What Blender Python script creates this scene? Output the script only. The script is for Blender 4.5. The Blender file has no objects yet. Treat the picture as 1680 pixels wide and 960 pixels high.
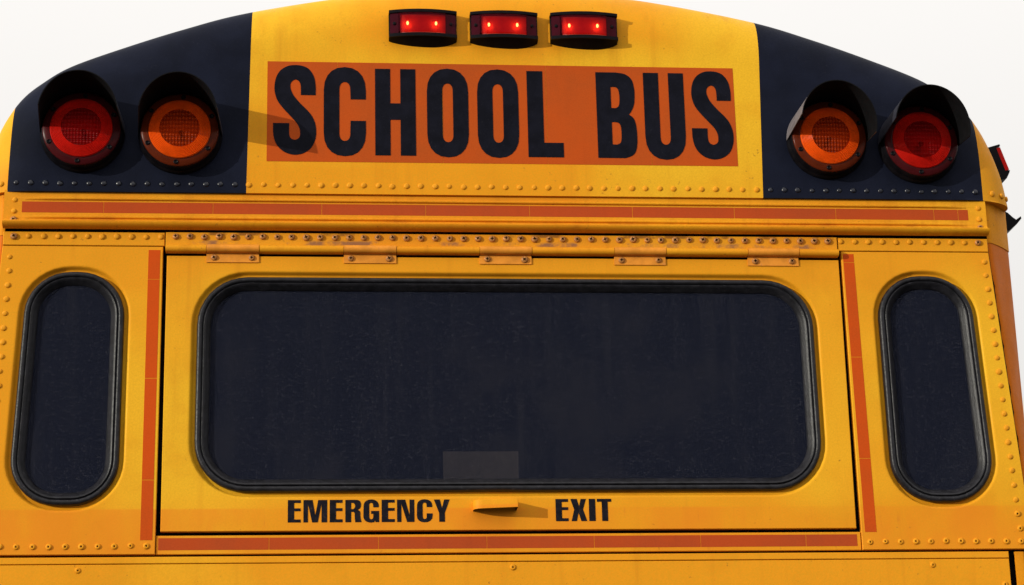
import bpy, bmesh, math, random
from mathutils import Vector, Matrix
from mathutils.geometry import tessellate_polygon
random.seed(7)
R = math.radians
scene = bpy.context.scene
COL = scene.collection

# ------------------------------------------------------------------ camera
cam_data = bpy.data.cameras.new('camera')
cam = bpy.data.objects.new('camera', cam_data); COL.objects.link(cam)
cam_data.sensor_width = 36.0
cam_data.lens = 76.168
cam_data.clip_start = 0.05
cam_data.clip_end = 3000
yaw, pit, rol = 0.1006479, 0.2955547, -0.02422196
fwd = Vector((math.sin(yaw)*math.cos(pit), math.cos(yaw)*math.cos(pit), math.sin(pit)))
rgt = Vector((math.cos(yaw), -math.sin(yaw), 0))
upv = rgt.cross(fwd)
r2 = rgt*math.cos(rol) + upv*math.sin(rol)
u2 = -rgt*math.sin(rol) + upv*math.cos(rol)
m = Matrix((r2, u2, -fwd)).transposed().to_4x4()
m.translation = Vector((-0.486, -4.931, 0.9))
cam.matrix_world = m
scene.camera = cam

# ------------------------------------------------------------------ light
SUN = Vector((-1.68, -1.0, 0.410)).normalized()          # towards the sun
world = bpy.data.worlds.new('World'); scene.world = world
world.use_nodes = True
wn = world.node_tree.nodes; wl = world.node_tree.links
wn.clear()
wo = wn.new('ShaderNodeOutputWorld'); bg = wn.new('ShaderNodeBackground')
sky = wn.new('ShaderNodeTexSky'); sky.sky_type = 'NISHITA'; sky.sun_disc = False
sky.sun_elevation = math.asin(SUN.z)
sky.sun_rotation = math.atan2(SUN.x, SUN.y) % (2*math.pi)
sky.air_density = 1.0; sky.dust_density = 3.0
veil = wn.new('ShaderNodeMix'); veil.data_type = 'RGBA'  # thin even white overcast over the blue
veil.inputs[0].default_value = 0.88
# an overcast veil brightens steadily from the horizon to the zenith
wco = wn.new('ShaderNodeTexCoord'); wsx = wn.new('ShaderNodeSeparateXYZ'); wl.new(wco.outputs['Generated'], wsx.inputs[0])
wmr = wn.new('ShaderNodeMapRange'); wl.new(wsx.outputs[2], wmr.inputs[0])
wmr.inputs[1].default_value = 0.0; wmr.inputs[2].default_value = 1.0; wmr.inputs[3].default_value = 0.66; wmr.inputs[4].default_value = 1.62
wvm = wn.new('ShaderNodeVectorMath'); wvm.operation = 'SCALE'; wvm.inputs[0].default_value = (10.4, 10.05, 9.65)
wl.new(wmr.outputs[0], wvm.inputs['Scale']); wl.new(wvm.outputs[0], veil.inputs[7])
wl.new(sky.outputs[0], veil.inputs[6]); wl.new(veil.outputs[2], bg.inputs[0])
bg.inputs[1].default_value = 0.1
wl.new(bg.outputs[0], wo.inputs[0])
sd = bpy.data.lights.new('sun', 'SUN'); sd.energy = 3.15; sd.angle = R(0.5); sd.color = (1.0, 0.97, 0.84)
so = bpy.data.objects.new('sun', sd); COL.objects.link(so)
so.rotation_euler = (-SUN).to_track_quat('-Z', 'Y').to_euler(); so.location = SUN*30
scene.view_settings.view_transform = 'Standard'
scene.view_settings.look = 'None'
scene.view_settings.exposure = 0.0
scene.view_settings.gamma = 1.0

# ------------------------------------------------------------------ materials
def mat(name):
    mm = bpy.data.materials.new(name); mm.use_nodes = True
    return mm, mm.node_tree.nodes, mm.node_tree.links, mm.node_tree.nodes['Principled BSDF']

def noise(n, l, co, scale, detail=4, rough=0.55, stretch=None, seed=0):
    t = n.new('ShaderNodeTexNoise'); t.inputs['Scale'].default_value = scale
    t.inputs['Detail'].default_value = detail; t.inputs['Roughness'].default_value = rough
    mp = n.new('ShaderNodeMapping'); mp.inputs['Location'].default_value = (seed*3.1, seed*1.7, seed*2.3)
    if stretch: mp.inputs['Scale'].default_value = stretch
    l.new(co, mp.inputs[0]); l.new(mp.outputs[0], t.inputs[0])
    return t.outputs[0]

def ramp(n, l, src, a, b, va=0.0, vb=1.0):
    r = n.new('ShaderNodeMapRange'); r.inputs[1].default_value = a; r.inputs[2].default_value = b
    r.inputs[3].default_value = va; r.inputs[4].default_value = vb; r.interpolation_type = 'SMOOTHSTEP'
    l.new(src, r.inputs[0]); return r.outputs[0]

def mixc(n, l, fac, a, b):
    x = n.new('ShaderNodeMix'); x.data_type = 'RGBA'
    if isinstance(fac, float): x.inputs[0].default_value = fac
    else: l.new(fac, x.inputs[0])
    for k, v in ((6, a), (7, b)):
        if isinstance(v, tuple): x.inputs[k].default_value = (*v, 1)
        else: l.new(v, x.inputs[k])
    return x.outputs[2]

def mul(n, l, a, b):
    x = n.new('ShaderNodeMath'); x.operation = 'MULTIPLY'
    for k, v in ((0, a), (1, b)):
        if isinstance(v, float): x.inputs[k].default_value = v
        else: l.new(v, x.inputs[k])
    return x.outputs[0]

def bump(n, l, h, dist, strength=1.0, prev=None):
    b = n.new('ShaderNodeBump'); b.inputs['Distance'].default_value = dist
    b.inputs['Strength'].default_value = strength
    l.new(h, b.inputs['Height'])
    if prev is not None: l.new(prev, b.inputs['Normal'])
    return b.outputs[0]

def paint(name, a, b, grime=0.0, band=False, rough=0.42, spec=0.07, scuff=None, zones=()):
    """old enamel: two tones drifting into each other, dust specks, run-down streaks, slight sheet waviness"""
    mm, n, l, p = mat(name)
    co = n.new('ShaderNodeTexCoord').outputs['Object']
    big = ramp(n, l, noise(n, l, co, 1.5, 3, 0.5, None, 3), 0.40, 0.64)
    if zones:  # patches where the enamel has aged towards orange, and the cap corner's painted-in shade: (axis, from, to, amount)
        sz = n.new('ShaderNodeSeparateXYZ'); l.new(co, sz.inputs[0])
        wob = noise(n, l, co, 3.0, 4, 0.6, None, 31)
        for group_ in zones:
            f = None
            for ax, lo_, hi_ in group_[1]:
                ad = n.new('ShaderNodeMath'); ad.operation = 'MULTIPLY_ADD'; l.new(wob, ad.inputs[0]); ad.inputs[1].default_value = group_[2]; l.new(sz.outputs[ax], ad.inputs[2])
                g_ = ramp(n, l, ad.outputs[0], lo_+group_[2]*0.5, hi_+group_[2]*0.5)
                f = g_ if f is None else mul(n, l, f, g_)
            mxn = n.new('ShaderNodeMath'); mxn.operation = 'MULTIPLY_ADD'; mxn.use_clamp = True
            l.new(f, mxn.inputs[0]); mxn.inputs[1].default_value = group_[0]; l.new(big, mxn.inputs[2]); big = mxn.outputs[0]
    c = mixc(n, l, big, a, b)
    cl = ramp(n, l, noise(n, l, co, 9.0, 6, 0.65, None, 1), 0.45, 0.8, 0.0, 0.45)
    c = mixc(n, l, cl, c, tuple(v*0.80 for v in b))
    st = ramp(n, l, noise(n, l, co, 26.0, 4, 0.6, (1, 1, 0.06), 5), 0.52, 0.84, 0.0, 0.42 + grime)
    c = mixc(n, l, st, c, (b[0]*0.62, b[1]*0.50, b[2]*0.8))
    sp = ramp(n, l, noise(n, l, co, 95.0, 3, 0.6, None, 2), 0.655, 0.72, 0.0, 0.68)
    gate = ramp(n, l, noise(n, l, co, 14.0, 3, 0.6, None, 7), 0.45, 0.65)
    c = mixc(n, l, mul(n, l, sp, gate), c, (0.17, 0.07, 0.02))
    gr = ramp(n, l, noise(n, l, co, 230.0, 3, 0.75, None, 4), 0.32, 0.70, 0.0, 0.40)
    c = mixc(n, l, gr, c, tuple(v*0.66 for v in a))
    if band:   # splash grime along the foot of the rear sheets
        sx = n.new('ShaderNodeSeparateXYZ'); l.new(co, sx.inputs[0])
        lo = ramp(n, l, sx.outputs[2], 1.890, 1.884, 0.0, 1.0)
        up = ramp(n, l, sx.outputs[2], 1.770, 1.790, 0.0, 1.0)
        var = ramp(n, l, noise(n, l, co, 5.0, 5, 0.65, (1, 1, 0.5), 9), 0.34, 0.66, 0.10, 0.62)
        c = mixc(n, l, mul(n, l, mul(n, l, lo, up), var), c, (b[0]*0.92, b[1]*0.68, b[2]*1.1))
        ru = ramp(n, l, noise(n, l, co, 60.0, 4, 0.7, (1, 1, 0.12), 12), 0.60, 0.82, 0.0, 0.5)
        c = mixc(n, l, mul(n, l, mul(n, l, lo, up), ru), c, (0.42, 0.10, 0.02))
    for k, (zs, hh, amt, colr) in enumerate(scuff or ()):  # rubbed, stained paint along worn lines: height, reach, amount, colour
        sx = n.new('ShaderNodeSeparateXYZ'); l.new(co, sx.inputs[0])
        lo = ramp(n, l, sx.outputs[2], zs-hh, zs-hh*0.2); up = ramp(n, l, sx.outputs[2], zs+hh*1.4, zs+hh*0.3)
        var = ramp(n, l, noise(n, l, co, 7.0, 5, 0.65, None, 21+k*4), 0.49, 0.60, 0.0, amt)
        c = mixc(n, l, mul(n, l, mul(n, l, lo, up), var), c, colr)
    l.new(c, p.inputs['Base Color'])
    p.inputs['Specular IOR Level'].default_value = spec
    l.new(ramp(n, l, noise(n, l, co, 12.0, 4, 0.6, None, 8), 0.3, 0.7, rough-0.08, rough+0.14), p.inputs['Roughness'])
    nb = bump(n, l, noise(n, l, co, 3.2, 2, 0.4, None, 6), 0.010, 0.75)
    nb = bump(n, l, noise(n, l, co, 340.0, 2, 0.6, None, 10), 0.0006, 0.5, nb)
    l.new(nb, p.inputs['Normal'])
    return mm

YA, YB = (0.80, 0.425, 0.020), (0.77, 0.295, 0.012)
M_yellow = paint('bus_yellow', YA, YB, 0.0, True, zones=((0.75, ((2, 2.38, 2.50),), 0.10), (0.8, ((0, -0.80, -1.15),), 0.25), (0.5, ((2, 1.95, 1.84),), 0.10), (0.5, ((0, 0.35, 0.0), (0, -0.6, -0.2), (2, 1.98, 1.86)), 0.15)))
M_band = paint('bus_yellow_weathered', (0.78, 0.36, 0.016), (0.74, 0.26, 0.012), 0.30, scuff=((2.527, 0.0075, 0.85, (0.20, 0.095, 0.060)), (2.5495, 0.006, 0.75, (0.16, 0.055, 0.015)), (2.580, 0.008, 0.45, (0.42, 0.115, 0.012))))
M_cap = paint('cap_yellow', (0.80, 0.44, 0.020), (0.77, 0.29, 0.010), zones=((0.85, ((2, 2.98, 3.08), (0, 0.55, 0.35), (0, -0.45, -0.2)), 0.12), (0.7, ((0, 1.16, 1.20),), 0.05), (0.5, ((2, 2.74, 2.67), (0, 0.1, -0.4)), 0.10)))  # right corner zone paints the shade of its turned-away side in orange
M_post = paint('post_yellow', (0.76, 0.30, 0.012), (0.74, 0.24, 0.010), 0.1, False, 0.45, 0.04)
M_post2 = paint('post_deep_orange', (0.66, 0.165, 0.008), (0.62, 0.14, 0.008), 0.1, False, 0.45, 0.04)  # deeper orange for the middle section of the corner posts
M_rivet = paint('rivet_yellow', (0.76, 0.33, 0.018), (0.72, 0.25, 0.012), 0.15)

def plain(name, col, rough=0.5, spec=0.3, var=0.25, scale=40.0, bmp=0.0004, metallic=0.0, dust=None, dustamt=0.3, dscale=420.0):
    mm, n, l, p = mat(name)
    co = n.new('ShaderNodeTexCoord').outputs['Object']
    f = ramp(n, l, noise(n, l, co, scale, 5, 0.6), 0.3, 0.7)
    c = mixc(n, l, f, tuple(v*(1-var) for v in col), tuple(v*(1+var) for v in col))
    if dust:
        d = ramp(n, l, noise(n, l, co, dscale, 3, 0.7, None, 2), 0.58, 0.80, 0.0, dustamt)
        c = mixc(n, l, d, c, dust)
    l.new(c, p.inputs['Base Color'])
    p.inputs['Roughness'].default_value = rough; p.inputs['Specular IOR Level'].default_value = spec
    p.inputs['Metallic'].default_value = metallic
    if bmp: l.new(bump(n, l, noise(n, l, co, 300.0, 3, 0.6), bmp, 0.6), p.inputs['Normal'])
    return mm

M_black = plain('faded_black_paint', (0.0068, 0.0086, 0.0190), 0.55, 0.05, 0.25, 7.0, 0.0004, 0, (0.026, 0.028, 0.042), 0.5, 170.0)
M_blackriv = plain('glossy_black_rivet', (0.008, 0.009, 0.016), 0.28, 0.45, 0.3)
M_gap = plain('dark_cavity', (0.006, 0.005, 0.005), 0.9, 0.0, 0.2)
M_rubber = plain('weathered_rubber', (0.0110, 0.0108, 0.0140), 0.36, 0.26, 0.45, 60.0, 0.0012, 0, (0.14, 0.13, 0.14), 0.42, 150.0)
M_visor_out = plain('visor_faded_black', (0.024, 0.024, 0.034), 0.55, 0.15, 0.3, 90.0)
M_visor_dusty = plain('visor_dusty_grey', (0.135, 0.120, 0.130), 0.6, 0.2, 0.25, 60.0, 0.0004, 0, (0.04, 0.035, 0.04), 0.7, 300.0)
M_visor_in = plain('visor_black', (0.006, 0.006, 0.007), 0.75, 0.05, 0.2)
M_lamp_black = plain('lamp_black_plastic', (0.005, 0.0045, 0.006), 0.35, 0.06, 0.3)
M_letter = plain('black_vinyl_lettering', (0.0055, 0.0058, 0.0110), 0.5, 0.05, 0.25, 30.0, 0.0004, 0, (0.05, 0.05, 0.06), 0.35, 200.0)
M_letter_door = plain('worn_black_lettering', (0.0095, 0.0085, 0.0130), 0.55, 0.05, 0.35, 50.0, 0.0004, 0, (0.13, 0.07, 0.03), 0.5, 130.0)
M_screw = plain('worn_screw_metal', (0.42, 0.17, 0.042), 0.45, 0.3, 0.35, 200.0)
M_recess = plain('screw_recess_brown', (0.02, 0.010, 0.006), 0.9, 0.0, 0.3)  # dark brown for screw and rivet recesses and the sealant
M_plate = plain('worn_hinge_paint', (0.70, 0.255, 0.026), 0.5, 0.15, 0.14, 30.0, 0.0005, 0, (0.48, 0.20, 0.09), 0.5, 90.0)
M_steel = plain('galvanised_steel', (0.30, 0.30, 0.30), 0.5, 0.4, 0.2)
M_cabin = plain('dim_cabin_lining', (0.06, 0.06, 0.065), 0.8, 0.1, 0.2)
M_paper = plain('sun_browned_paper', (0.50, 0.41, 0.34), 0.8, 0.1, 0.1)
M_tyre = plain('tyre_rubber', (0.02, 0.02, 0.021), 0.8, 0.2, 0.3)

def tape_mat(name, col):
    mm, n, l, p = mat(name)
    co = n.new('ShaderNodeTexCoord').outputs['Object']
    f = ramp(n, l, noise(n, l, co, 5.0, 5, 0.65, None, 3), 0.35, 0.7)
    c = mixc(n, l, f, col, (col[0]*0.84, col[1]*0.98, col[2]*1.3))
    v = n.new('ShaderNodeTexVoronoi'); v.inputs['Scale'].default_value = 330.0; l.new(co, v.inputs['Vector'])
    c = mixc(n, l, ramp(n, l, v.outputs['Distance'], 0.25, 0.6, 0.0, 0.22), c, (col[0]*1.25, col[1]*1.35, col[2]*1.4))
    s = ramp(n, l, noise(n, l, co, 30.0, 4, 0.6, (1, 1, 0.1), 5), 0.55, 0.85, 0.0, 0.30)
    c = mixc(n, l, s, c, (col[0]*0.66, col[1]*0.7, col[2]))
    l.new(c, p.inputs['Base Color'])
    p.inputs['Roughness'].default_value = 0.45; p.inputs['Specular IOR Level'].default_value = 0.05
    return mm
M_tape = tape_mat('retroreflective_orange_tape', (0.53, 0.066, 0.006))
M_tape_band = tape_mat('sun_browned_reflective_tape', (0.41, 0.058, 0.012))
M_sign = tape_mat('retroreflective_sign_sheet', (0.455, 0.068, 0.008))

# dusty tinted glass: part see-through, part dust film
def glass(name):
    mm, n, l, p = mat(name)
    co = n.new('ShaderNodeTexCoord').outputs['Object']
    vo = n.new('ShaderNodeTexVoronoi'); vo.inputs['Scale'].default_value = 190.0; l.new(co, vo.inputs['Vector'])
    sc = n.new('ShaderNodeSeparateColor'); l.new(vo.outputs['Color'], sc.inputs[0])
    d = mul(n, l, ramp(n, l, vo.outputs['Distance'], 0.48, 0.10), ramp(n, l, sc.outputs[0], 0.20, 1.0, 0.0, 0.95))
    c = mixc(n, l, d, (0.0100, 0.0125, 0.0265), (0.060, 0.062, 0.085))
    s2 = ramp(n, l, noise(n, l, co, 140.0, 2, 0.6, None, 4), 0.70, 0.78, 0.0, 0.4)
    c = mixc(n, l, s2, c, (0.12, 0.12, 0.14))
    s = ramp(n, l, noise(n, l, co, 30.0, 5, 0.7, (1, 1, 0.06), 5), 0.48, 0.78, 0.0, 0.40)
    c = mixc(n, l, s, c, (0.030, 0.031, 0.044))
    f = ramp(n, l, noise(n, l, co, 3.5, 4, 0.6, None, 9), 0.48, 0.70, 0.0, 0.7)
    c = mixc(n, l, f, c, (0.022, 0.023, 0.036))
    l.new(c, p.inputs['Base Color'])
    p.inputs['Roughness'].default_value = 0.34; p.inputs['Specular IOR Level'].default_value = 0.06
    t = n.new('ShaderNodeBsdfTransparent'); t.inputs[0].default_value = (0.92, 0.92, 0.92, 1)
    mx = n.new('ShaderNodeMixShader'); mx.inputs[0].default_value = 0.55
    l.new(t.outputs[0], mx.inputs[1]); l.new(p.outputs[0], mx.inputs[2])
    l.new(mx.outputs[0], n['Material Output'].inputs[0])
    return mm
M_glass = glass('dusty_tinted_glass')

def lens_mat(name, col, clear, tint, grid=0.0):
    mm, n, l, p = mat(name)
    co = n.new('ShaderNodeTexCoord').outputs['Object']
    f = ramp(n, l, noise(n, l, co, 30.0, 5, 0.6), 0.3, 0.75)
    c = mixc(n, l, f, col, tuple(v*0.75 for v in col))
    l.new(c, p.inputs['Base Color'])
    p.inputs['Roughness'].default_value = 0.22; p.inputs['Specular IOR Level'].default_value = 0.08
    if grid:
        sx = n.new('ShaderNodeSeparateXYZ'); l.new(co, sx.inputs[0])
        hs = []
        for k, per in ((0, 0.0075), (2, 0.0105)):
            a = mul(n, l, sx.outputs[k], 2*math.pi/per)
            s = n.new('ShaderNodeMath'); s.operation = 'SINE'; l.new(a, s.inputs[0]); hs.append(s.outputs[0])
        ad = n.new('ShaderNodeMath'); ad.operation = 'ADD'; l.new(hs[0], ad.inputs[0]); l.new(hs[1], ad.inputs[1])
        l.new(bump(n, l, ad.outputs[0], 0.0010, 1.0), p.inputs['Normal'])
        cc = mixc(n, l, ramp(n, l, ad.outputs[0], -1.2, 1.6), tuple(v*0.15 for v in col), tuple(v*1.5 for v in col))
        l.new(cc, p.inputs['Base Color'])
    t = n.new('ShaderNodeBsdfTransparent'); t.inputs[0].default_value = (*tint, 1)
    mx = n.new('ShaderNodeMixShader'); mx.inputs[0].default_value = 1-clear
    l.new(t.outputs[0], mx.inputs[1]); l.new(p.outputs[0], mx.inputs[2])
    l.new(mx.outputs[0], n['Material Output'].inputs[0])
    return mm
M_red = lens_mat('red_lens', (0.64, 0.014, 0.008), 0.30, (0.9, 0.03, 0.02))
M_red_c = lens_mat('red_lens_fluted', (0.15, 0.006, 0.007), 0.5, (0.8, 0.05, 0.03), 1.0)
M_red_f = lens_mat('red_lens_rim', (0.060, 0.006, 0.008), 0.1, (0.6, 0.03, 0.03))
M_amb = lens_mat('amber_lens', (0.95, 0.105, 0.006), 0.24, (0.95, 0.20, 0.02))
M_amb_c = lens_mat('amber_lens_fluted', (0.26, 0.030, 0.004), 0.5, (0.9, 0.22, 0.03), 1.0)
M_amb_f = lens_mat('amber_lens_rim', (0.105, 0.016, 0.005), 0.1, (0.6, 0.1, 0.03))
M_clr = lens_mat('clearance_red_lens', (0.11, 0.004, 0.014), 0.66, (0.95, 0.10, 0.06))
M_clr_f = lens_mat('clearance_lens_flange', (0.07, 0.005, 0.014), 0.3, (0.5, 0.03, 0.04))
M_mirror = plain('lamp_reflector', (0.9, 0.9, 0.9), 0.42, 0.5, 0.05, 40.0, 0.0, 1.0)
M_backing = plain('lamp_pale_backing', (0.55, 0.20, 0.22), 0.6, 0.3, 0.1)
M_bulb_off = plain('glass_bulb', (0.65, 0.62, 0.55), 0.15, 0.5, 0.1)

def lit(name, col, strength):
    mm, n, l, p = mat(name)
    p.inputs['Base Color'].default_value = (0.8, 0.6, 0.3, 1)
    p.inputs['Emission Color'].default_value = (*col, 1); p.inputs['Emission Strength'].default_value = strength
    return mm
M_bulb = lit('lit_bulb', (1.0, 0.62, 0.26), 34.0)

def asphalt():
    mm, n, l, p = mat('asphalt')
    co = n.new('ShaderNodeTexCoord').outputs['Object']
    f = noise(n, l, co, 60.0, 6, 0.7)
    l.new(mixc(n, l, f, (0.022, 0.022, 0.023), (0.055, 0.053, 0.050)), p.inputs['Base Color'])
    p.inputs['Roughness'].default_value = 0.9
    return mm

# ------------------------------------------------------------------ mesh helpers
class MB:
    def __init__(s): s.v = []; s.f = []; s.mi = []
    def pt(s, x, y, z): s.v.append((x, y, z)); return len(s.v)-1
    def face(s, ids, k=0): s.f.append(tuple(ids)); s.mi.append(k)
    def box(s, x0, x1, y0, y1, z0, z1, k=0):
        a = [s.pt(x, y, z) for x in (x0, x1) for y in (y0, y1) for z in (z0, z1)]
        for q in ((0, 1, 3, 2), (4, 6, 7, 5), (0, 4, 5, 1), (2, 3, 7, 6), (0, 2, 6, 4), (1, 5, 7, 3)):
            s.face([a[i] for i in q], k)
    def bridge(s, A, B, closed=True, k=0):
        n = len(A)
        for i in range(n if closed else n-1):
            j = (i+1) % n; s.face((A[i], A[j], B[j], B[i]), k)
    def build(s, name, mats, parent=None, smooth=False, angle=None):
        me = bpy.data.meshes.new(name); me.from_pydata(s.v, [], s.f)
        if not isinstance(mats, (list, tuple)): mats = [mats]
        for x in mats: me.materials.append(x)
        me.polygons.foreach_set('material_index', s.mi)
        bm = bmesh.new(); bm.from_mesh(me)
        bmesh.ops.recalc_face_normals(bm, faces=bm.faces)
        bm.to_mesh(me); bm.free()
        if smooth or angle:
            me.polygons.foreach_set('use_smooth', [True]*len(me.polygons))
            if angle: me.set_sharp_from_angle(angle=R(angle))
        o = bpy.data.objects.new(name, me); COL.objects.link(o)
        if parent: o.parent = parent
        return o

def copy_to(src, parent, loc, rot=None):
    o = src.copy(); COL.objects.link(o); o.parent = parent; o.location = loc
    if rot: o.rotation_euler = rot
    return o

def tess(mb, polys3, k=0):
    """fill a planar outline with holes; polys3 = lists of vertex ids"""
    flat = [i for p in polys3 for i in p]
    for t in tessellate_polygon([[Vector(mb.v[i]) for i in p] for p in polys3]):
        mb.face([flat[i] for i in t], k)

def round_quad(c, r, off=0.0, seg=9):
    """fillet a convex quad (x,z corners, counter-clockwise), grown outward by off"""
    n = len(c); out = []
    lines = []
    for i in range(n):
        a, b = Vector(c[i]), Vector(c[(i+1) % n]); d = (b-a).normalized(); nr = Vector((d.y, -d.x))
        lines.append((a+nr*off, d))
    rr = max(r+off, 0.002)
    for i in range(n):
        (p0, d0), (p1, d1) = lines[i-1], lines[i]
        cr = d0.x*d1.y - d0.y*d1.x
        w = p1-p0; t = (w.x*d1.y - w.y*d1.x)/cr
        corner = p0 + d0*t
        ang = math.acos(max(-1, min(1, d0.dot(d1))))
        tl = rr*math.tan(ang/2)
        start = corner - d0*tl
        cen = start + Vector((-d0.y, d0.x))*rr
        a0 = math.atan2(start.y-cen.y, start.x-cen.x)
        for k in range(seg+1):
            a = a0 + ang*k/seg
            out.append((cen.x+rr*math.cos(a), cen.y+rr*math.sin(a)))
    return out

def sheet(name, outer, y, th, mats, parent, holes=(), recess=True):
    """folded sheet-metal panel in the x,z plane, with pressed window openings"""
    mb = MB()
    ch = 0.0012
    cx = sum(p[0] for p in outer)/len(outer); cz = sum(p[1] for p in outer)/len(outer)
    def inset(p, d): return (p[0]-math.copysign(d, p[0]-cx), p[1]-math.copysign(d, p[1]-cz))
    F = [mb.pt(inset(p, ch)[0], y, inset(p, ch)[1]) for p in outer]
    E = [mb.pt(p[0], y+ch, p[1]) for p in outer]
    B = [mb.pt(p[0], y+th, p[1]) for p in outer]
    mb.bridge(F, E); mb.bridge(E, B)
    rings = []
    for quad, r in holes:
        first = [mb.pt(x, y, z) for x, z in round_quad(quad, r, 0.0180)]
        rings.append(first); prev = first
        for off, dy in ((0.0146, 0.0001), (0.0130, 0.0010), (0.0108, 0.0036), (0.0086, 0.0078), (0.0068, 0.0103), (0.0046, 0.0112), (-0.006, 0.0114), (-0.006, 0.018)):
            cur = [mb.pt(x, y+dy, z) for x, z in round_quad(quad, r, off)]
            mb.bridge(prev, cur); prev = cur
    tess(mb, [F]+rings)
    return mb.build(name, mats, parent, True, 38)

def rect(x0, x1, z0, z1): return [(x0, z0), (x1, z0), (x1, z1), (x0, z1)]

def gasket(quad, r, parent, y):
    mb = MB(); prev = None
    prof = ((0.0, 0.0112), (0.0, 0.0005), (-0.0015, -0.0030), (-0.0045, -0.0052), (-0.0085, -0.0055), (-0.0118, -0.0040), (-0.0130, 0.0002),
            (-0.0140, 0.0006), (-0.0146, -0.0026), (-0.0165, -0.0040), (-0.0185, -0.0034), (-0.0225, 0.0010), (-0.0275, 0.0070), (-0.0315, 0.0112), (-0.0318, 0.0135))
    for off, dy in prof:
        cur = [mb.pt(x, y+dy, z) for x, z in round_quad(quad, r, off)]
        if prev: mb.bridge(prev, cur)
        prev = cur
    return mb.build('window_gasket', M_rubber, parent, True, 50)

def pane(quad, r, parent, y):
    mb = MB(); loop = round_quad(quad, r, -0.030)
    a = [mb.pt(x, y+0.0115, z) for x, z in loop]; b = [mb.pt(x, y+0.0145, z) for x, z in loop]
    mb.face(a); mb.face(b[::-1]); mb.bridge(a, b)
    return mb.build('window_pane', M_glass, parent)

# ------------------------------------------------------------------ ground
g = MB(); g.face([g.pt(x, y, 0) for x, y in ((-600, -600), (600, -600), (600, 600), (-600, 600))])
ground = g.build('ground', asphalt()); ground['kind'] = 'structure'

# ------------------------------------------------------------------ the bus
bus = bpy.data.objects.new('school_bus', None); COL.objects.link(bus)
bus['label'] = 'yellow school bus seen from behind with black roof corners and red and amber warning lamps'
bus['category'] = 'bus'

# fasteners -----------------------------------------------------------------
def lathe(name, prof, mats, seg=14, parent=None, angle=45):
    """profile of (radius, y) swept about the y axis, facing -y"""
    mb = MB(); prev = None
    for r, y in prof:
        if r < 1e-6: cur = [mb.pt(0, y, 0)]*seg
        else: cur = [mb.pt(r*math.cos(2*math.pi*i/seg), y, r*math.sin(2*math.pi*i/seg)) for i in range(seg)]
        if prev:
            for i in range(seg):
                j = (i+1) % seg; ids = []
                for q in (prev[i], prev[j], cur[j], cur[i]):
                    if q not in ids: ids.append(q)
                if len(ids) > 2: mb.face(ids)
        prev = cur
    return mb.build(name, mats, parent, True, angle)

def proto_rivet(m_, r=0.0068, h=0.0032):
    return lathe('rivet', [(r, 0.001), (r, -0.0006), (r*0.90, -h*0.50), (r*0.62, -h*0.86), (r*0.28, -h*0.99), (0, -h)], m_, 12)
def proto_pop(m_):
    r = 0.0072
    o = lathe('rivet', [(r, 0.001), (r, -0.0006), (r*0.88, -0.0024), (r*0.6, -0.0034), (r*0.34, -0.0030), (r*0.27, -0.0012), (0, -0.0012)], m_, 12)
    o.data.materials.append(M_recess)
    for p in o.data.polygons:
        c = p.center
        if math.hypot(c.x, c.z) < r*0.29: p.material_index = 1
    return o
def proto_screw(r=0.0080):
    """pan head with a cross recess"""
    mb = MB(); seg = 16
    def ring(rr, y, cross=False):
        o = []
        for i in range(seg):
            a = 2*math.pi*i/seg
            k = rr
            if cross: k = rr*(1.0 if i % 4 == 0 else (0.62 if i % 4 in (1, 3) else 0.42))
            o.append(mb.pt(k*math.cos(a), y, k*math.sin(a)))
        return o
    A = ring(r, 0.001); B = ring(r, -0.001); C = ring(r*0.92, -0.0030); D = ring(r*0.74, -0.0042); E = ring(r*0.60, -0.0046, True); F = ring(r*0.52, -0.0022, True)
    mb.bridge(A, B); mb.bridge(B, C); mb.bridge(C, D); mb.bridge(D, E); mb.bridge(E, F, True, 1); mb.face(F, 1)
    return mb.build('screw', [M_screw, M_recess], None, True, 50)

P_riv = proto_rivet(M_rivet); P_rivb = proto_rivet(M_blackriv); P_pop = proto_pop(M_rivet); P_screw = proto_screw()
protos = [P_riv, P_rivb, P_pop, P_screw]
def fasten(p, parent, x, y, z):
    o = copy_to(p, parent, (x+random.gauss(0, 0.0005), y, z+random.gauss(0, 0.0004)))
    o.rotation_euler = (random.uniform(-0.13, 0.13), random.uniform(0, 6.28), random.uniform(-0.13, 0.13))
    s = random.uniform(0.90, 1.08); o.scale = (s, s, s)
    return o

# roof cap ------------------------------------------------------------------
half = [(1.262, 2.6485), (1.2555, 2.70), (1.247, 2.742), (1.229, 2.800), (1.206, 2.854), (1.172, 2.907), (1.126, 2.949), (1.058, 2.994), (0.932, 3.046),
        (0.788, 3.098), (0.638, 3.1435), (0.40, 3.190), (0.20, 3.2135), (0.0, 3.221)]
def spline(pts, per=6):
    out = []
    for i in range(len(pts)-1):
        p0 = Vector(pts[max(i-1, 0)]); p1 = Vector(pts[i]); p2 = Vector(pts[i+1]); p3 = Vector(pts[min(i+2, len(pts)-1)])
        for k in range(per):
            t = k/per
            out.append(0.5*((2*p1)+(p2-p0)*t+(2*p0-5*p1+4*p2-p3)*t*t+(3*p1-p0-3*p2+p3)*t**3))
    out.append(Vector(pts[-1])); return out
OX = 0.006
hp = spline(half + [(-0.20, 3.2135)], 7)
hp = [p for p in hp if p.x > 1e-4]
contour = [Vector((-p.x, p.y)) for p in hp] + [Vector((0, 3.221))] + [p.copy() for p in reversed(hp)]
contour = [Vector((p.x+OX, p.y)) for p in contour]
def inward(c, i):
    a = c[max(i-1, 0)]; b = c[min(i+1, len(c)-1)]; d = (b-a).normalized()
    n = Vector((d.y, -d.x)); 
    if i in (0, len(c)-1): n = Vector((math.copysign(1, n.x), 0))
    return n
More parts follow.
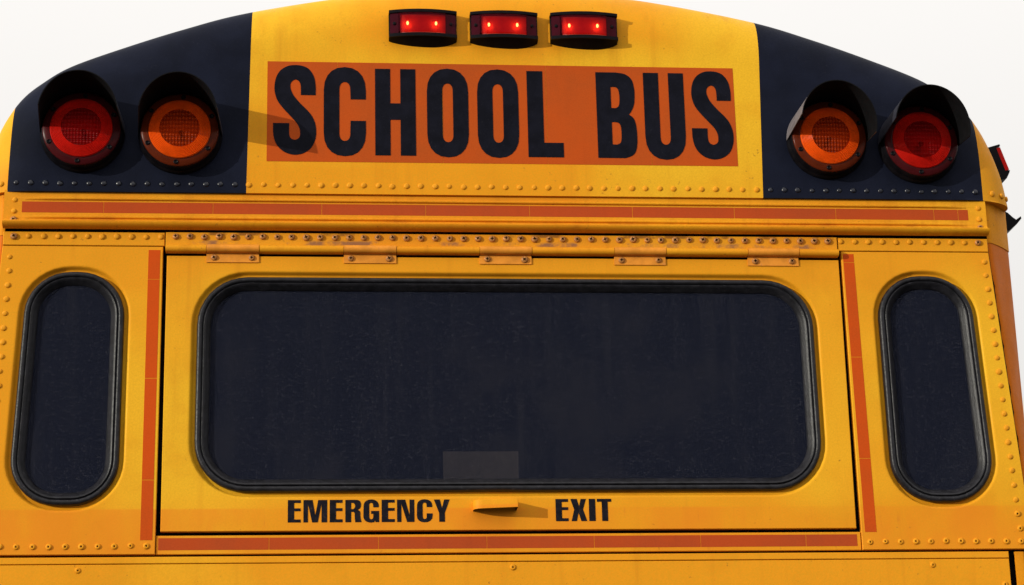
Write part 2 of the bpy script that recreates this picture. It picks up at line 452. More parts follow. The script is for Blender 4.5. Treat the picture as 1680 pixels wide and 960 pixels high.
YC = -0.018; RC = 0.130; DC = 0.074
mb = MB(); rows = []
N = len(contour); K = 12
insets = [(0.160, 0.0), (0.145, 0.0)] + [(RC*(1-math.sin(math.pi/2*k/K)), DC*(1-math.cos(math.pi/2*k/K))) for k in range(K+1)] + [(0.0, 0.115)]
for ins, dy in insets:
    rows.append([mb.pt(contour[i].x+inward(contour, i).x*ins, YC+dy, max(contour[i].y+inward(contour, i).y*ins, 2.6485) if i not in (0, N-1) else 2.6485) for i in range(N)])
for a, b in zip(rows, rows[1:]): mb.bridge(a, b, False)
mb.face(rows[0])
# return lip along the bottom edge
bl = [r[0] for r in reversed(rows)] + [r[-1] for r in rows]
lip = [mb.pt(mb.v[i][0]*0.988, mb.v[i][1]+0.016, mb.v[i][2]+0.001) for i in bl]
mb.bridge(bl, lip, False)
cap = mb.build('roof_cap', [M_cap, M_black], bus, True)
bm = bmesh.new(); bm.from_mesh(cap.data)
def zline(p, q):     # plane through two (x,z) points, parallel to y
    d = Vector((q[0]-p[0], 0, q[1]-p[1])); return Vector((p[0], 0, p[1])), Vector((d.z, 0, -d.x)).normalized()
L1 = ((-0.6217, 2.6558), (-0.6135, 3.1105)); L2 = ((0.6325, 2.6513), (0.6455, 3.1145))
for ln in (L1, L2, ((-1.1835, 2.65), (-1.1815, 2.79)), ((1.1855, 2.65), (1.188, 2.79))):
    co, no = zline(*ln)
    bmesh.ops.bisect_plane(bm, geom=bm.verts[:]+bm.edges[:]+bm.faces[:], plane_co=co, plane_no=no, dist=1e-5)
def side(ln, c):
    co, no = zline(*ln); return (c-co).dot(no)
for f in bm.faces:
    c = f.calc_center_median()
    blk = (side(L1, c) < 0 and side(((-1.1835, 2.65), (-1.1815, 2.79)), c) > 0) or (side(L2, c) > 0 and side(((1.1855, 2.65), (1.188, 2.79)), c) < 0)
    f.material_index = 1 if blk else 0
    f.smooth = True
bm.to_mesh(cap.data); bm.free()
cap.data.set_sharp_from_angle(angle=R(60))
x0r, x1r = -1.1631, 1.1658
for i in range(69):
    x = x0r + (x1r-x0r)*i/68
    ins = max(0, RC-(1.262-abs(x-OX))); a = math.asin(ins/RC)
    fasten(P_rivb if (x < -0.625 or x > 0.637) else P_riv, cap, x, YC+DC*(1-math.cos(a)), 2.6696+random.uniform(-.0006, .0006))
for sx, xs in ((1, (1.2075, 1.236, 1.2555)), (-1, (1.205, 1.236))):
    for x in xs:
        ins = 1.262-x; a = math.asin(max(-1, min(1, 1-ins/RC)))
        o = fasten(P_riv, cap, sx*x+OX, YC+DC*(1-math.cos(a)), 2.6696)
        o.rotation_euler = (0, 0, sx*math.atan2(DC*math.sin(a), RC*math.cos(a)))

# body behind the cap ----------------------------------------------------------
mb = MB(); pr = []
full = [Vector((-1.259+OX, 0.62))] + [Vector((p.x-math.copysign(0.003, p.x-OX), p.y-0.004)) for p in contour] + [Vector((1.259+OX, 0.62))]
for y in (0.086, 9.2): pr.append([mb.pt(p.x, y, p.y) for p in full])
mb.bridge(pr[0], pr[1], False)
mb.face(pr[1])
inn = [mb.pt(p.x*0.975, 0.090, p.y-0.03 if p.y > 1 else p.y) for p in full]
inb = [mb.pt(p.x*0.975, 9.15, p.y-0.03 if p.y > 1 else p.y) for p in full]
mb.bridge(inn, inb, False, 1); mb.face(inb, 1); mb.bridge(pr[0], inn, False, 1)
fl = [mb.pt(x, y, 1.02) for x, y in ((-1.2, 0.09), (1.2, 0.09), (1.2, 9.1), (-1.2, 9.1))]; mb.face(fl, 1)
mb.build('body_shell', [M_post, M_cabin], bus, True, 40)

# black frame seen through the gaps between the sheets
LWIN = [(-1.1535, 1.8965), (-0.9048, 1.8965), (-0.9018, 2.4545), (-1.1285, 2.4545)]
RWIN = [(0.9070, 1.8965), (1.1575, 1.8965), (1.1345, 2.4565), (0.9035, 2.4565)]
DWIN = [(-0.7335, 1.9265), (0.7415, 1.9265), (0.7400, 2.4440), (-0.7320, 2.4440)]
mb = MB()
fo = [mb.pt(x, 0.0205, z) for x, z in rect(-1.20, 1.20, 1.0, 2.66)]
hs = [[mb.pt(x, 0.0205, z) for x, z in round_quad(q, r, -0.01)] for q, r in ((LWIN, .106), (DWIN, .118), (RWIN, .106))]
tess(mb, [fo]+hs)
mb.build('inner_frame', M_gap, bus)

# belt band above the windows: sheet with two pressed beads and a rolled lower lip
def band_profile():
    p = [(2.6545, 0.010), (2.6540, -0.010), (2.6400, -0.0110)]
    def bead(zc, r, h):
        return [(zc+r*math.cos(math.pi*k/6), -0.0110-h*1.45*math.sin(math.pi*k/6)) for k in range(7)]
    p += bead(2.6325, 0.0042, 0.0034) + [(2.626, -0.0110), (2.598, -0.0110)] + bead(2.5865, 0.0040, 0.0030)
    p += [(2.5800, -0.0115), (2.5770, -0.0165), (2.5735, -0.0215)]
    p += [(2.5680-0.0100*math.sin(a)+0.0030*math.cos(a), -0.0060-0.0220*math.cos(a*0.97)) for a in [math.pi*0.5*k/6 for k in range(0, 7)]]
    p += [(2.5605, 0.0000)]
    return p
bp = band_profile()
mb = MB()
nb = 48; xs = [-1.1895+2.3800*i/nb for i in range(nb+1)]
bead_idx = [i for i, (z, y) in enumerate(bp) if -0.0111 > y > -0.0170 and (z > 2.627 or 2.581 < z < 2.597)]
cols = []
for x in xs:
    flat = abs(x) > 1.095
    cols.append([mb.pt(x, -0.0110 if (flat and i in bead_idx) else y, z) for i, (z, y) in enumerate(bp)])
for a, b in zip(cols, cols[1:]): mb.bridge(a, b, False)
mb.face(cols[0]); mb.face(cols[-1])
band = mb.build('belt_band', M_band, bus, True, 30)
def tape_row(parent, x0, x1, z0, z1, y, seams, m_=None):
    e = [x0]+list(seams)+[x1]
    for a, b in zip(e, e[1:]):
        mb = MB(); mb.box(a+0.0006, b-0.0006, y-0.0004, y+0.002, z0, z1)
        mb.build('tape_segment', m_ or M_tape, parent)
def tape_col(parent, xa0, xa1, xb0, xb1, z0, z1, y, seams):
    e = [z0]+list(seams)+[z1]
    for a, b in zip(e, e[1:]):
        mb = MB(); fa = (a-z0)/(z1-z0); fb = (b-z0)/(z1-z0)
        L = lambda f: xa0+(xb0-xa0)*f
        Q = lambda f: xa1+(xb1-xa1)*f
        a2, b2 = a+0.0006, b-0.0006
        p = [(L(fa), a2), (Q(fa), a2), (Q(fb), b2), (L(fb), b2)]
        A = [mb.pt(x, y-0.0005, z) for x, z in p]; B = [mb.pt(x, y+0.001, z) for x, z in p]
        mb.face(A); mb.face(B); mb.bridge(A, B)
        mb.build('tape_segment', M_tape, parent)
tape_row(band, -1.148, 1.145, 2.5975, 2.6245, -0.0110, [-0.957, -0.700, -0.442, -0.193, 0.058, 0.309, 0.560, 0.812, 1.058, 1.119], M_tape_band)
for sx in (-1, 1):
    for x, z, p in ((1.168, 2.628, P_riv), (1.168, 2.6005, P_riv), (1.169, 2.5785, P_screw)):
        fasten(p, band, sx*x+0.003, -0.0112, z)

# rivet strips and the hinge leaf
def strip(name, x0, x1, z0, z1, y, m_, th=0.004):
    return sheet(name, rect(x0, x1, z0, z1), y, th, m_, bus)
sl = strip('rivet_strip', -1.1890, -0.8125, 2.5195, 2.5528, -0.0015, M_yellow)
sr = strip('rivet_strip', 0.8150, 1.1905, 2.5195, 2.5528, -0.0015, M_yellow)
for i in range(11):
    fasten(P_screw if i == 0 else P_riv, sl, -1.1641+(1.1641-0.8216)*i/10, -0.0025, 2.5415)
    fasten(P_screw if i == 10 else P_riv, sr, 0.8221+(1.1662-0.8221)*i/10, -0.0025, 2.5425)
hinge = strip('door_hinge', -0.8100, 0.8125, 2.5135, 2.5532, -0.0040, M_band, 0.006)
for i in range(47):
    fasten(P_screw, hinge, -0.7873+(0.7888+0.7873)*i/46, -0.0050, 2.5424+random.uniform(-.0007, .0007))
def knuckle(name, x0, x1, zc, r, yc, m_, plate=None):
    mb = MB(); seg = 14; ends = []
    prof = [(yc-r*math.cos(math.pi*k/seg-math.pi/2+math.pi/2)*1.0, 0) for k in range(0)]
    pts = [(yc+0.012, zc+r)] + [(yc-r*math.sin(math.pi*k/seg), zc+r*math.cos(math.pi*k/seg)) for k in range(seg+1)] + [(yc+0.012, zc-r)]
    for x in (x0, x1): ends.append([mb.pt(x, y, z) for y, z in pts])
    mb.bridge(ends[0], ends[1], False); mb.face(ends[0]); mb.face(ends[1])
    if plate:
        z0, z1, y0, y1 = plate
        mb.box(x0, x1, y0, y1, z0, z1)
    return mb.build(name, m_, hinge, True, 35)
plates = [(-0.7135, -0.5900), (-0.3890, -0.2645), (-0.0640, 0.0605), (0.2617, 0.3866), (0.5886, 0.7136)]
edge = -0.8095
for a, b in plates:
    knuckle('hinge_roll', edge, a-0.0010, 2.5112, 0.0092, -0.0085, M_band); edge = b+0.0010
knuckle('hinge_roll', edge, 0.8120, 2.5112, 0.0092, -0.0085, M_band)
for a, b in plates:
    kp = knuckle('hinge_plate', a, b, 2.5118, 0.0100, -0.0088, M_plate, (2.4795, 2.506, -0.0030, 0.002))
    for x in (a+0.0175, b-0.0172):
        fasten(P_screw, hinge, x, -0.0032, 2.4910)

# side sheets with their windows
def side_panel(outer, win, taped, seams, col_x, col_n, row_x, tz):
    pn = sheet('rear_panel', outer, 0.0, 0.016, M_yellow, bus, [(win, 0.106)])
    tape_col(pn, *taped, *tz, 0.0, seams)
    for x, z in col_x: fasten(P_riv if z > 1.90 else P_pop, pn, x, 0.0, z)
    for x in row_x: fasten(P_pop, pn, x, 0.0, 1.8018+random.uniform(-.0007, .0007))
    w = bpy.data.objects.new('rear_window', None); COL.objects.link(w); w.parent = bus
    gasket(win, 0.106, w, 0.0); pane(win, 0.106, w, 0.0)
    return pn
side_panel([(-1.236, 1.7832), (-0.8172, 1.7832), (-0.8158, 2.5180), (-1.1895, 2.5180)], LWIN,
           (-0.8512, -0.8240, -0.8494, -0.8222), [1.955, 2.196, 2.437],
           [(-1.1705-0.0282*min(1, (i/19)), 2.4905-0.0348*i) for i in range(20)], 0,
           [-0.8369-0.0364*i for i in range(10)], (1.8150, 2.5100))
side_panel([(0.8235, 1.7832), (1.236, 1.7832), (1.1910, 2.5180), (0.8215, 2.5180)], RWIN,
           (0.8318, 0.8593, 0.8256, 0.8518), [2.002, 2.251, 2.490],
           [(1.1784+0.0280*(i/19), 2.4930-0.0348*i) for i in range(20)], 0,
           [0.8427+0.03632*i for i in range(11)], (1.8246, 2.5120))

# emergency door
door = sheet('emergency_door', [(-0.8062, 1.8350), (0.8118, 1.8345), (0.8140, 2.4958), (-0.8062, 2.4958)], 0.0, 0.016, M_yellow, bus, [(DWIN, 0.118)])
gasket(DWIN, 0.118, door, 0.0); pane(DWIN, 0.118, door, 0.0)
mb = MB(); mb.box(-0.158, 0.019, 0.0150, 0.0154, 1.945, 2.0240); mb.build('paper_notice', M_paper, door)
# exit handle: hollow wedge with shade painted black inside, rounded at its left end
mb = MB()
plan = [(0.0102, 0.0), (0.0102, -0.0440), (-0.0700, -0.0330), (-0.0800, -0.0305), (-0.0865, -0.0265), (-0.0905, -0.0205), (-0.0920, -0.0130), (-0.0915, 0.0)]
ccx, ccy = -0.030, -0.004
pin = [(x+math.copysign(min(0.0022, abs(ccx-x)), ccx-x), min(y+0.0024, 0.0)) for x, y in plan]
zt = lambda x: 1.9010-0.0012*(0.0102-x)/0.1
zb = lambda x: 1.8795-0.0010*(0.0102-x)/0.1
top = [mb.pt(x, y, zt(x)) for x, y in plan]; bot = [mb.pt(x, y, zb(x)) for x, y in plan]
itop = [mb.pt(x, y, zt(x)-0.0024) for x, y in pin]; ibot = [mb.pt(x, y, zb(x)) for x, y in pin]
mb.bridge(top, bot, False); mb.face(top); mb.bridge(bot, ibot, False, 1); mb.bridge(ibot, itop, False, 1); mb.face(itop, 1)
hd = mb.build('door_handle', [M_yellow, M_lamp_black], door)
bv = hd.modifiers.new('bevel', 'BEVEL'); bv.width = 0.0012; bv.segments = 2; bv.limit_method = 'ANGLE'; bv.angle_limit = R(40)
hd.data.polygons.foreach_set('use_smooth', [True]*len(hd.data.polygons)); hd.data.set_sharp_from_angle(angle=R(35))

# strip under the door, lower body
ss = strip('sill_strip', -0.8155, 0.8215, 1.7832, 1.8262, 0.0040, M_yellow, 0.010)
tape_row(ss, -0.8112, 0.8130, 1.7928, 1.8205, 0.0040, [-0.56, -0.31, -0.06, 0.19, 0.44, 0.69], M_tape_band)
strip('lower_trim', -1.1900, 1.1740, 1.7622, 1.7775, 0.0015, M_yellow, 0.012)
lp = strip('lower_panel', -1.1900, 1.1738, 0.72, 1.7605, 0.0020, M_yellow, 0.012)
for x, z in ((-0.9885, 1.7470), (-0.0018, 1.7472), (0.9885, 1.7470), (1.1590, 1.6995)): fasten(P_pop, lp, x, 0.0020, z)

# corner posts
def post(sx, z0, z1, d, m_):
    mb = MB(); prof = [(-0.06, 0), (-0.002, 0), (0.03, 0.004), (0.09, 0.03), (0.17, 0.09), (0.32, 0.22), (0.50, 0.39), (0.68, 0.58), (0.82, 0.75), (0.93, 0.89), (0.985, 0.97), (1.0, 1.06)]
    rows = []
    for z in (z0, z1):
        xs_ = 1.1935 + (0.043)*(2.53-z)/0.70 if z < 2.53 else 1.1935
        xs_ = min(xs_, 1.237)
        if z < 1.78: xs_ = 1.206
        rows.append([mb.pt(sx*(xs_+(1.266+d-xs_)*u)+OX*0.5, 0.006-d+0.072*v, z) for u, v in (prof if z1 > 1.78 else [(-0.30, 0.12), (-0.29, 0.0)] + prof[1:])])
    mb.bridge(rows[0], rows[1], False)
    mb.face(rows[1]); mb.face(rows[0])
    return mb.build('corner_post', m_, bus, True, 28)
for sx in (-1, 1):
    post(sx, 2.545, 2.662, 0.0015, M_post); post(sx, 1.78, 2.5445, 0.0, M_post2); post(sx, 0.72, 1.7775, 0.0, M_post)
# brittle sealant bead beside the right-hand sheet
mb = MB(); rs = []
for k in range(40):
    t = k/39; z = 2.512-0.50*t
    x = 1.1925+0.0300*t+random.uniform(-.0016, .0016)*(1 if k % 3 else 2.0)
    rs.append([mb.pt(x-0.0016, 0.0052, z), mb.pt(x, 0.0020, z), mb.pt(x+random.uniform(.0012, .0030), 0.0052, z)])
for a, b in zip(rs, rs[1:]): mb.bridge(a, b, False)
mb.build('sealant_bead', M_recess, bus, True)

# drip rail along the roof edge, each side
for sx in (-1, 1):
    mb = MB(); pf = [(1.258, 2.676), (1.275, 2.672), (1.292, 2.664), (1.304, 2.652), (1.312, 2.646), (1.325, 2.655), (1.326, 2.649), (1.313, 2.634), (1.292, 2.617), (1.258, 2.612)]
    e = [[mb.pt(sx*x, y, z) for x, z in pf] for y in (0.12, 9.0)]
    mb.bridge(e[0], e[1]); mb.face(e[0]); mb.face(e[1])
    mb.build('drip_rail', M_lamp_black, bus, True, 35)

# ------------------------------------------------------------------ lettering
def smooth_path(pts, closed_corners):
    """pts: (x,y) list; indexes in closed_corners stay sharp, the rest is splined"""
    n = len(pts); out = []
    for i in range(n):
        p1 = Vector(pts[i]); p2 = Vector(pts[(i+1) % n])
        s1, s2 = i in closed_corners, (i+1) % n in closed_corners
        if s1 and s2: out.append(p1); continue
        p0 = p1 if s1 else Vector(pts[i-1]); p3 = p2 if s2 else Vector(pts[(i+2) % n])
        for k in range(6):
            t = k/6
            out.append(0.5*((2*p1)+(p2-p0)*t+(2*p0-5*p1+4*p2-p3)*t*t+(3*p1-p0-3*p2+p3)*t**3))
    return [(p.x, p.y) for p in out]
def ell(cx, cy, rx, ry, a0, a1, n=10, e=2.25):
    o = []
    for k in range(n+1):
        a = R(a0+(a1-a0)*k/n); c, s = math.cos(a), math.sin(a)
        o.append((cx+rx*math.copysign(abs(c)**(2/e), c), cy+ry*math.copysign(abs(s)**(2/e), s)))
    return o
# tall condensed sign capitals, cap height 1
SW = 0.174
S_raw = [(487,348),(487,270),(472,192),(432,132),(382,106),(322,99),(260,108),(200,145),(165,205),(152,280),(158,340),(180,400),(225,460),(290,530),(335,580),(358,625),(363,665),(355,700),(322,718),(288,705),(275,668),(275,582),(143,582),(145,660),(160,730),(195,785),(250,825),(322,841),(395,825),(455,780),(485,715),(493,650),(485,585),(460,525),(420,475),(360,415),(310,355),(288,310),(281,275),(290,240),(322,220),(352,235),(365,270),(367,348)]
def gS():
    p = [((x-143)/718, (838-y)/718) for x, y in S_raw]
    return [smooth_path(p, {0, 21, 22, 43})], 0.487
def gO():
    w = 0.4735; rx = w/2; b, t = -0.014, 1.014
    o = ell(rx, t-0.27, rx, 0.27, 0, 180) + ell(rx, b+0.27, rx, 0.27, 180, 360)
    ir = 0.0605
    h = ell(rx, 0.84-0.085, ir, 0.085, 0, 180) + ell(rx, 0.16+0.085, ir, 0.085, 180, 360)
    return [o, h], w
def gC():
    w = 0.480; rx = w/2; b, t = -0.014, 1.014; ir = 0.0605
    o = [(w, 0.64)] + ell(rx, t-0.27, rx, 0.27, 0, 180) + ell(rx, b+0.27, rx, 0.27, 180, 360) + [(w, 0.392), (w-SW, 0.392)]
    o += ell(rx, 0.16+0.085, ir+0.002, 0.085, 360, 180) + ell(rx, 0.84-0.085, ir+0.002, 0.085, 180, 0) + [(w-SW, 0.64)]
    return [o], w
def gH():
    w = 0.464
    return [[(0, 0), (SW, 0), (SW, 0.41), (w-SW, 0.41), (w-SW, 0), (w, 0), (w, 1), (w-SW, 1), (w-SW, 0.60), (SW, 0.60), (SW, 1), (0, 1)]], w
def gL():
    return [[(0, 0), (0.40, 0), (0.40, 0.167), (SW+0.006, 0.167), (SW+0.006, 1), (0, 1)]], 0.40
def gB():
    T = lambda L: [((x-82)/718, (808-y)/714) for x, y in L]
    o = smooth_path(T([(82,808),(82,95),(250,95),(330,110),(380,155),(398,225),(400,290),(393,360),(372,412),(348,447),(385,478),(402,530),(408,600),(407,680),(395,745),(365,785),(305,808)]), {0, 1, 2, 9, 16})
    h1 = smooth_path(T([(203,218),(240,218),(263,233),(273,275),(273,340),(263,378),(240,393),(203,393)]), {0, 7})
    h2 = smooth_path(T([(203,512),(243,512),(270,528),(279,570),(279,642),(270,680),(243,696),(203,696)]), {0, 7})
    return [o, h1, h2], 0.455
def gU():
    w = 0.462; rx = w/2; ir = 0.0585
    o = [(0, 1)] + ell(rx, 0.256, rx, 0.27, 180, 360) + [(w, 1), (w-SW, 1)] + ell(rx, 0.16+0.085, ir, 0.085, 360, 180) + [(SW, 1)]
    return [o], w
# heavy door capitals, cap height 1
d = 0.29; A = 0.133
def dE(): return [[(0,0),(.59,0),(.59,A),(d,A),(d,.50),(.585,.50),(.585,.63),(d,.63),(d,1-A),(.59,1-A),(.59,1),(0,1)]], .59
def dM():
    w = 1.09
    return [[(0,0),(.21,0),(.21,.83),(.40,0),(.66,0),(.83,.83),(.83,0),(w,0),(w,1),(.68,1),(.545,.32),(.42,1),(0,1)]], w
def dR():
    o = smooth_path([(0,0),(0,1),(.50,1),(.65,.96),(.72,.84),(.72,.72),(.68,.62),(.57,.55),(.66,.50),(.695,.40),(.70,.22),(.745,0),(.46,0),(.435,.20),(.43,.38),(.40,.445),(.33,.46),(.27,.46),(.27,0)], {0,1,2,7,11,12,17,18})
    h = smooth_path([(.27,.59),(.36,.59),(.43,.64),(.45,.73),(.43,.81),(.36,.86),(.27,.86)], {0, 6})
    return [o, h], .745
def dC(g=False):
    w = .73; rx = w/2
    o = [(w-.02, .66)] + ell(rx, 1.015-.30, rx-.01, .30, 0, 180, 10) + ell(rx, -.02+.30, rx, .30, 180, 270 if g else 360, 8)
    if g: o += [(.50,.0),(.545,.09),(.56,0),(w,0),(w,.50),(.36,.50),(.36,.37),(.46,.37)] + ell(rx, .13+.11, .092, .11, 360, 180) + ell(rx, .86-.11, .092, .11, 180, 0) + [(.457,.66)]
    else: o += [(w, .38), (.457, .38)] + ell(rx, .13+.11, .092, .11, 360, 180) + ell(rx, .86-.11, .092, .11, 180, 0) + [(.457, .66)]
    return [o], w
def dN():
    w = .80
    return [[(0,0),(.20,0),(.20,.82),(.46,0),(w,0),(w,1),(.58,1),(.58,.30),(.38,1),(0,1)]], w
def dY(): return [[(.24,0),(.51,0),(.51,.40),(.74,1),(.48,1),(.38,.62),(.28,1),(0,1),(.24,.40)]], .74
def dX(): return [[(.03,0),(.28,0),(.365,.385),(.49,0),(.76,0),(.58,.52),(.73,1),(.48,1),(.40,.66),(.30,1),(0,1),(.165,.52)]], .76
def dI(): return [[(0,0),(.29,0),(.29,1),(0,1)]], .29
def dT(): return [[(.22,0),(.50,0),(.50,1-A),(.67,1-A),(.67,1),(0,1),(0,1-A),(.22,1-A)]], .67
def letter(glyph, x0, x1, z0, h, y, m_, parent):
    polys, w = glyph
    mb = MB(); ids = []
    sx = (x1-x0)/w
    for p in polys:
        q = []
        for x, z in p:
            c = (round(x, 5), round(z, 5))
            if not q or c != q[-1]: q.append(c)
        if q[0] == q[-1]: q.pop()
        F = [mb.pt(x0+x*sx, y-0.0005, z0+z*h) for x, z in q]; B = [mb.pt(x0+x*sx, y+0.0006, z0+z*h) for x, z in q]
        mb.bridge(F, B); ids.append(F)
    tess(mb, ids)
    return mb.build('letter', m_, parent)

sign = bpy.data.objects.new('name_sign', None); COL.objects.link(sign); sign.parent = bus
e = [-0.5745, -0.404, -0.149, 0.106, 0.362, 0.5748]
for a, b in zip(e, e[1:]):
    mb = MB(); mb.box(a+0.0004, b-0.0004, YC-0.0006, YC+0.001, 2.7300, 2.9890)
    mb.build('sign_sheet', M_sign, sign)
px = lambda p: (p-822.3)*0.0014965
for gl, a, b in ((gS, 448.3, 517.7), (gC, 529.8, 597.9), (gH, 612.9, 678.8), (gO, 697.3, 764.8), (gO, 779.5, 847), (gL, 861.5, 919.5), (gB, 975.8, 1041.3), (gU, 1054.8, 1121.8), (gS, 1132.7, 1201.2)):
    letter(gl(), px(a), px(b), 2.7478, 0.2255, YC-0.0010, M_letter, sign)
words = bpy.data.objects.new('exit_lettering', None); COL.objects.link(words); words.parent = bus
qx = lambda p: -0.5177+(p-472)*0.0014105
for gl, a, b in ((dE(), 472, 493), (dM(), 497.3, 535.9), (dE(), 540, 560.9), (dR(), 565.4, 591.7), (dC(True), 594.8, 620.5), (dE(), 624.6, 646), (dN(), 649.8, 678.1), (dC(), 682.1, 708), (dY(), 710.3, 736.2),
                 (dE(), 911.1, 932), (dX(), 935.9, 962.9), (dI(), 966.4, 977.1), (dT(), 980, 1003.9)):
    letter(gl, qx(a), qx(b), 1.8545, 0.0523, -0.0002, M_letter_door, words)

# ------------------------------------------------------------------ lamps
def clearance_lamp(cx, cz):
    root = bpy.data.objects.new('clearance_lamp', None); COL.objects.link(root); root.parent = bus; root.location = (cx, YC, cz)
    W, H = 0.0835, 0.0355
    def arc(x, base, sag): return -(base+sag*(1-(x/W)**2))
    def dprism(name, w, z0, z1, base, sag, back, m_, open_front=False, n=18):
        mb = MB(); r0 = []; r1 = []
        for k in range(n+1):
            x = -w+2*w*k/n
            r0.append(mb.pt(x, arc(x, base, sag), z0)); r1.append(mb.pt(x, arc(x, base, sag), z1))
        mb.bridge(r0, r1, False)
        if back is not None:
            b0 = [mb.pt(-w+2*w*k/n, back, z0) for k in range(n+1)]; b1 = [mb.pt(-w+2*w*k/n, back, z1) for k in range(n+1)]
            mb.bridge(r0, b0, False); mb.bridge(r1, b1, False)
            for i in (0, n): mb.face((r0[i], r1[i], b1[i], b0[i]))
        return mb.build(name, m_, root, True, 35)
    # housing: base block plus a lip above and below the lens
    dprism('housing', W, -H, H, 0.010, 0.010, 0.004, M_lamp_black)
    dprism('housing_lip', W, H-0.0075, H, 0.022, 0.0125, 0.0, M_lamp_black)
    dprism('housing_lip', W, -H, -H+0.0085, 0.022, 0.0125, 0.0, M_lamp_black)
    # wedge bracket that levels the lamp on the sloping dome
    mb = MB(); n = 18; fr = []; wa = []
    for k in range(n+1):
        u = -1+2*k/n; x = W*u
        fr.append(mb.pt(x, arc(x, 0.021, 0.0115), -H+0.0015))
        wa.append(mb.pt(x, 0.001, -H-0.003-0.0150*max(0.0, 1-((u-0.28)/(1.28 if u < 0.28 else 0.72))**2)**0.8))
    tp = [mb.pt(-W+2*W*k/n, 0.001, -H+0.0015) for k in range(n+1)]
    mb.bridge(fr, wa, False); mb.bridge(tp, fr, False)
    for i in (0, n): mb.face((fr[i], wa[i], tp[i]))
    mb.build('bracket', M_lamp_black, root, True, 40)
    dprism('reflector', W*0.66, -H+0.010, H-0.009, 0.0125, 0.0095, None, M_backing)
    for u0, u1 in ((-0.965, -0.722), (0.662, 0.965)):
        mb = MB(); fr = []
        for k in range(7):
            x = W*(u0+(u1-u0)*k/6); y = arc(x, 0.0175, 0.0125)
            fr.append([mb.pt(x, y+0.014, -H+0.0088), mb.pt(x, y, -H+0.0088), mb.pt(x, y, H-0.0078), mb.pt(x, y+0.014, H-0.0078)])
        for a, b in zip(fr, fr[1:]): mb.bridge(a, b, False)
        mb.face(fr[0]); mb.face(fr[-1])
        mb.build('lens_flange', M_clr_f, root, True, 40)
    mb = MB(); n = 16; w0, w1 = -W*0.72, W*0.66; rr = []
    for k in range(n+1):
        x = w0+(w1-w0)*k/n; rr.append([mb.pt(x, arc(x, 0.0225, 0.0130), -H+0.0115), mb.pt(x, arc(x, 0.0230, 0.0138), 0), mb.pt(x, arc(x, 0.0225, 0.0130), H-0.0105)])
    for a, b in zip(rr, rr[1:]): mb.bridge(a, b, False)
    for i in (0, 2):
        pa = [r[i] for r in rr]; pb = [mb.pt(mb.v[q][0], mb.v[q][1]+0.006, mb.v[q][2]) for q in pa]; mb.bridge(pa, pb, False)
    mb.build('lens', M_clr, root, True, 40)
    for x in (-W*0.46, W*0.16+0.018):
        b = lathe('bulb', [(0.0, -0.0), (0.0026, -0.0007), (0.0030, -0.0028), (0.0022, -0.0046), (0, -0.0052)], M_bulb, 10, root)
        b.location = (x, arc(x, 0.0185, 0.0120), -0.002); b.scale = (1, 1, 1.7)
    for x in (-W*0.84, W*0.82):
        s = lathe('lamp_screw', [(0.0042, 0.001), (0.0042, -0.001), (0.003, -0.0018), (0, -0.0018)], M_lamp_black, 10, root)
        s.location = (x, arc(x, 0.0178, 0.0125)-0.001, 0.0)
    return root
for cx, cz in ((-0.1955, 3.0850), (0.0045, 3.0845), (0.2035, 3.0858)): clearance_lamp(cx, cz)

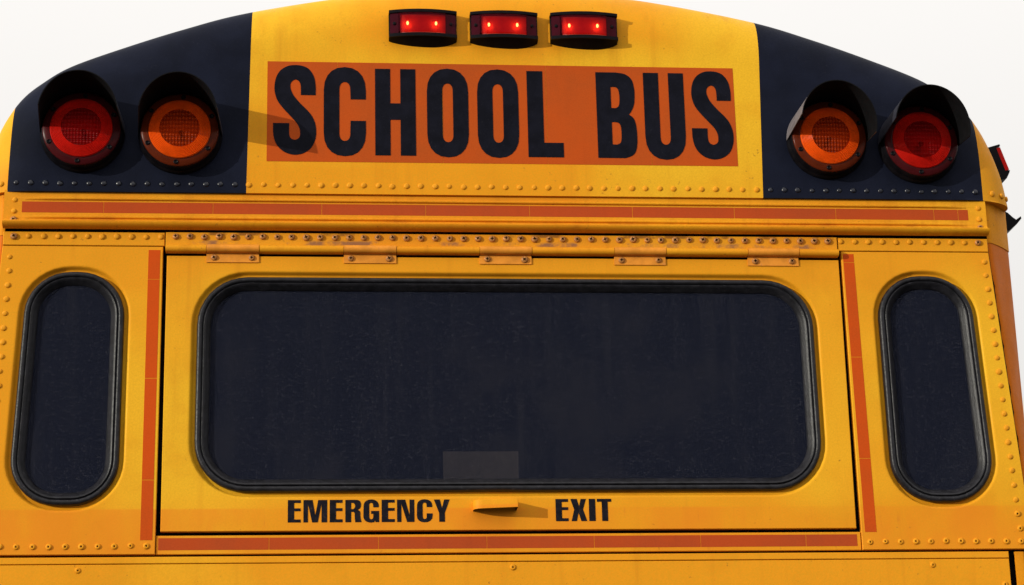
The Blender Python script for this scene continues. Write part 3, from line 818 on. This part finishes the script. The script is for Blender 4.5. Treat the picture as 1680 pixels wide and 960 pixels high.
def warning_lamp(cx, cz, ml, mc, mf, label, mv, right_rise=-13):
    root = bpy.data.objects.new('warning_lamp', None); COL.objects.link(root); root.parent = bus; root.location = (cx, YC, cz); root['label'] = label
    D = -0.018                                    # the lamp stands this much off its base
    lathe('lamp_housing', [(0.100, 0.001), (0.100, -0.006), (0.0965, -0.010), (0.0945, -0.014), (0.0940, D-0.013), (0.0925, D-0.015), (0.0740, D-0.014), (0.0735, -0.002), (0.0, -0.001)], M_lamp_black, 48, root)
    lathe('lens_rim', [(0.0920, D-0.010), (0.0920, D-0.0165), (0.0895, D-0.0190), (0.0740, D-0.0205), (0.0735, D-0.0200)], mf, 48, root)
    prof = [(0.0738, D-0.0195), (0.0735, D-0.0235)]
    r = 0.0725
    while r > 0.0480:
        y = D-0.0245-0.010*(1-(r/0.0735)**2)
        prof += [(r, y), (r-0.0014, y-0.0012), (r-0.0026, y-0.0002)]; r -= 0.0030
    lathe('lens', prof, ml, 48, root, 25)
    lathe('lens_center', [(0.0480, D-0.0290), (0.0470, D-0.0315), (0.038, D-0.0335), (0.025, D-0.0352), (0.012, D-0.0360), (0, D-0.0363)], mc, 40, root)
    lathe('reflector', [(0.0728*math.cos(math.pi/2*k/10), D-0.0150+0.0300*math.sin(math.pi/2*k/10)) for k in range(0, 11)], M_mirror, 32, root, 80)
    b = lathe('bulb', [(0.0, -0.008), (0.005, -0.006), (0.0065, 0.0), (0.005, 0.006), (0, 0.008)], M_bulb_off, 14, root); b.location = (0.003, -0.020, -0.002)
    for k in range(6):
        a = R(-90+60*k-5); s = lathe('lamp_screw', [(0.0058, 0.003), (0.0058, -0.0016), (0.0044, -0.0026), (0.0028, -0.0014), (0, -0.0012)], M_lamp_black, 12, root)
        s.location = (0.0825*math.cos(a), D-0.0196, 0.0825*math.sin(a))
    # visor
    mb = MB(); nt, na = 12, 36; out = []; inn_ = []
    for i in range(nt+1):
        t = i/nt; y = -0.004-0.138*t; rx = 0.1005-0.0080*t; rz = 0.1005+0.0055*t
        ph = -2+right_rise*t; ro = []; ri = []
        for k in range(na+1):
            a = R(ph+((180-10*t)-ph)*k/na)
            ro.append(mb.pt(rx*math.cos(a), y, rz*math.sin(a))); ri.append(mb.pt((rx-0.0022)*math.cos(a), y, (rz-0.0022)*math.sin(a)))
        out.append(ro); inn_.append(ri)
    for a, b in zip(out, out[1:]): mb.bridge(a, b, False, 0)
    for a, b in zip(inn_, inn_[1:]): mb.bridge(a, b, False, 1)
    mb.bridge(out[-1], inn_[-1], False, 1)
    for e_ in (0, na): mb.bridge([r_[e_] for r_ in out], [r_[e_] for r_ in inn_], False, 0)
    mb.build('visor', [mv, M_visor_in], root, True, 40)
    return root
warning_lamp(-1.0110, 2.7945, M_red, M_red_c, M_red_f, 'red outer warning lamp on the left', M_visor_out, 10)
warning_lamp(-0.7800, 2.7940, M_amb, M_amb_c, M_amb_f, 'amber inner warning lamp on the left', M_visor_out, 10)
warning_lamp(0.7990, 2.7975, M_amb, M_amb_c, M_amb_f, 'amber warning lamp under a dusty grey-sided hood on the right', M_visor_dusty)
warning_lamp(1.0290, 2.7890, M_red, M_red_c, M_red_f, 'red outer warning lamp on the right', M_visor_out)

# side marker lamps on the flanks of the cap
for sx in (-1, 1):
    root = bpy.data.objects.new('side_marker_lamp', None); COL.objects.link(root); root.parent = bus
    root.location = (sx*1.262, 0.13, 2.790); root.rotation_euler = (0, sx*R(-17), 0)
    mb = MB(); pf = [(-0.02, -0.048), (0.014, -0.048), (0.026, -0.036), (0.030, -0.030), (0.018, -0.028), (0.018, 0.036), (0.030, 0.038), (0.030, 0.043), (-0.02, 0.043)]
    e_ = [[mb.pt(sx*x, y, z) for x, z in pf] for y in (-0.035, 0.09)]
    mb.bridge(e_[0], e_[1]); mb.face(e_[0]); mb.face(e_[1]); mb.build('housing', M_lamp_black, root)
    mb = MB(); mb.box(min(sx*0.017, sx*0.029), max(sx*0.017, sx*0.029), -0.0335, 0.088, -0.0275, 0.0355); mb.build('lens', M_red, root)

# running gear and bumper
mb = MB(); mb.box(-1.20, 1.20, -0.16, 0.02, 0.44, 0.70); mb.build('bumper', M_lamp_black, bus)
mb = MB(); mb.box(-0.50, 0.50, 0.02, 9.0, 0.50, 0.72); mb.build('chassis_frame', M_lamp_black, bus)
mb = MB(); mb.box(-1.0, 1.0, 2.85, 2.97, 0.44, 0.56); mb.box(-1.0, 1.0, 8.4, 8.5, 0.44, 0.54); mb.build('axle', M_lamp_black, bus)
for wx, wy in ((-1.05, 2.91), (1.05, 2.91), (-1.05, 8.45), (1.05, 8.45)):
    w = lathe('wheel', [(0.20, -0.13), (0.27, -0.135), (0.44, -0.13), (0.495, -0.10), (0.50, 0.0), (0.495, 0.10), (0.44, 0.13), (0.27, 0.135), (0.20, 0.13)], M_tyre, 40, bus)
    w.rotation_euler = (0, 0, R(90)); w.location = (wx, wy, 0.498)
    lathe('rim', [(0.22, -0.11), (0.20, -0.06), (0.10, -0.03), (0.0, -0.03)], M_steel, 24, w)

for p in protos: bpy.data.objects.remove(p)
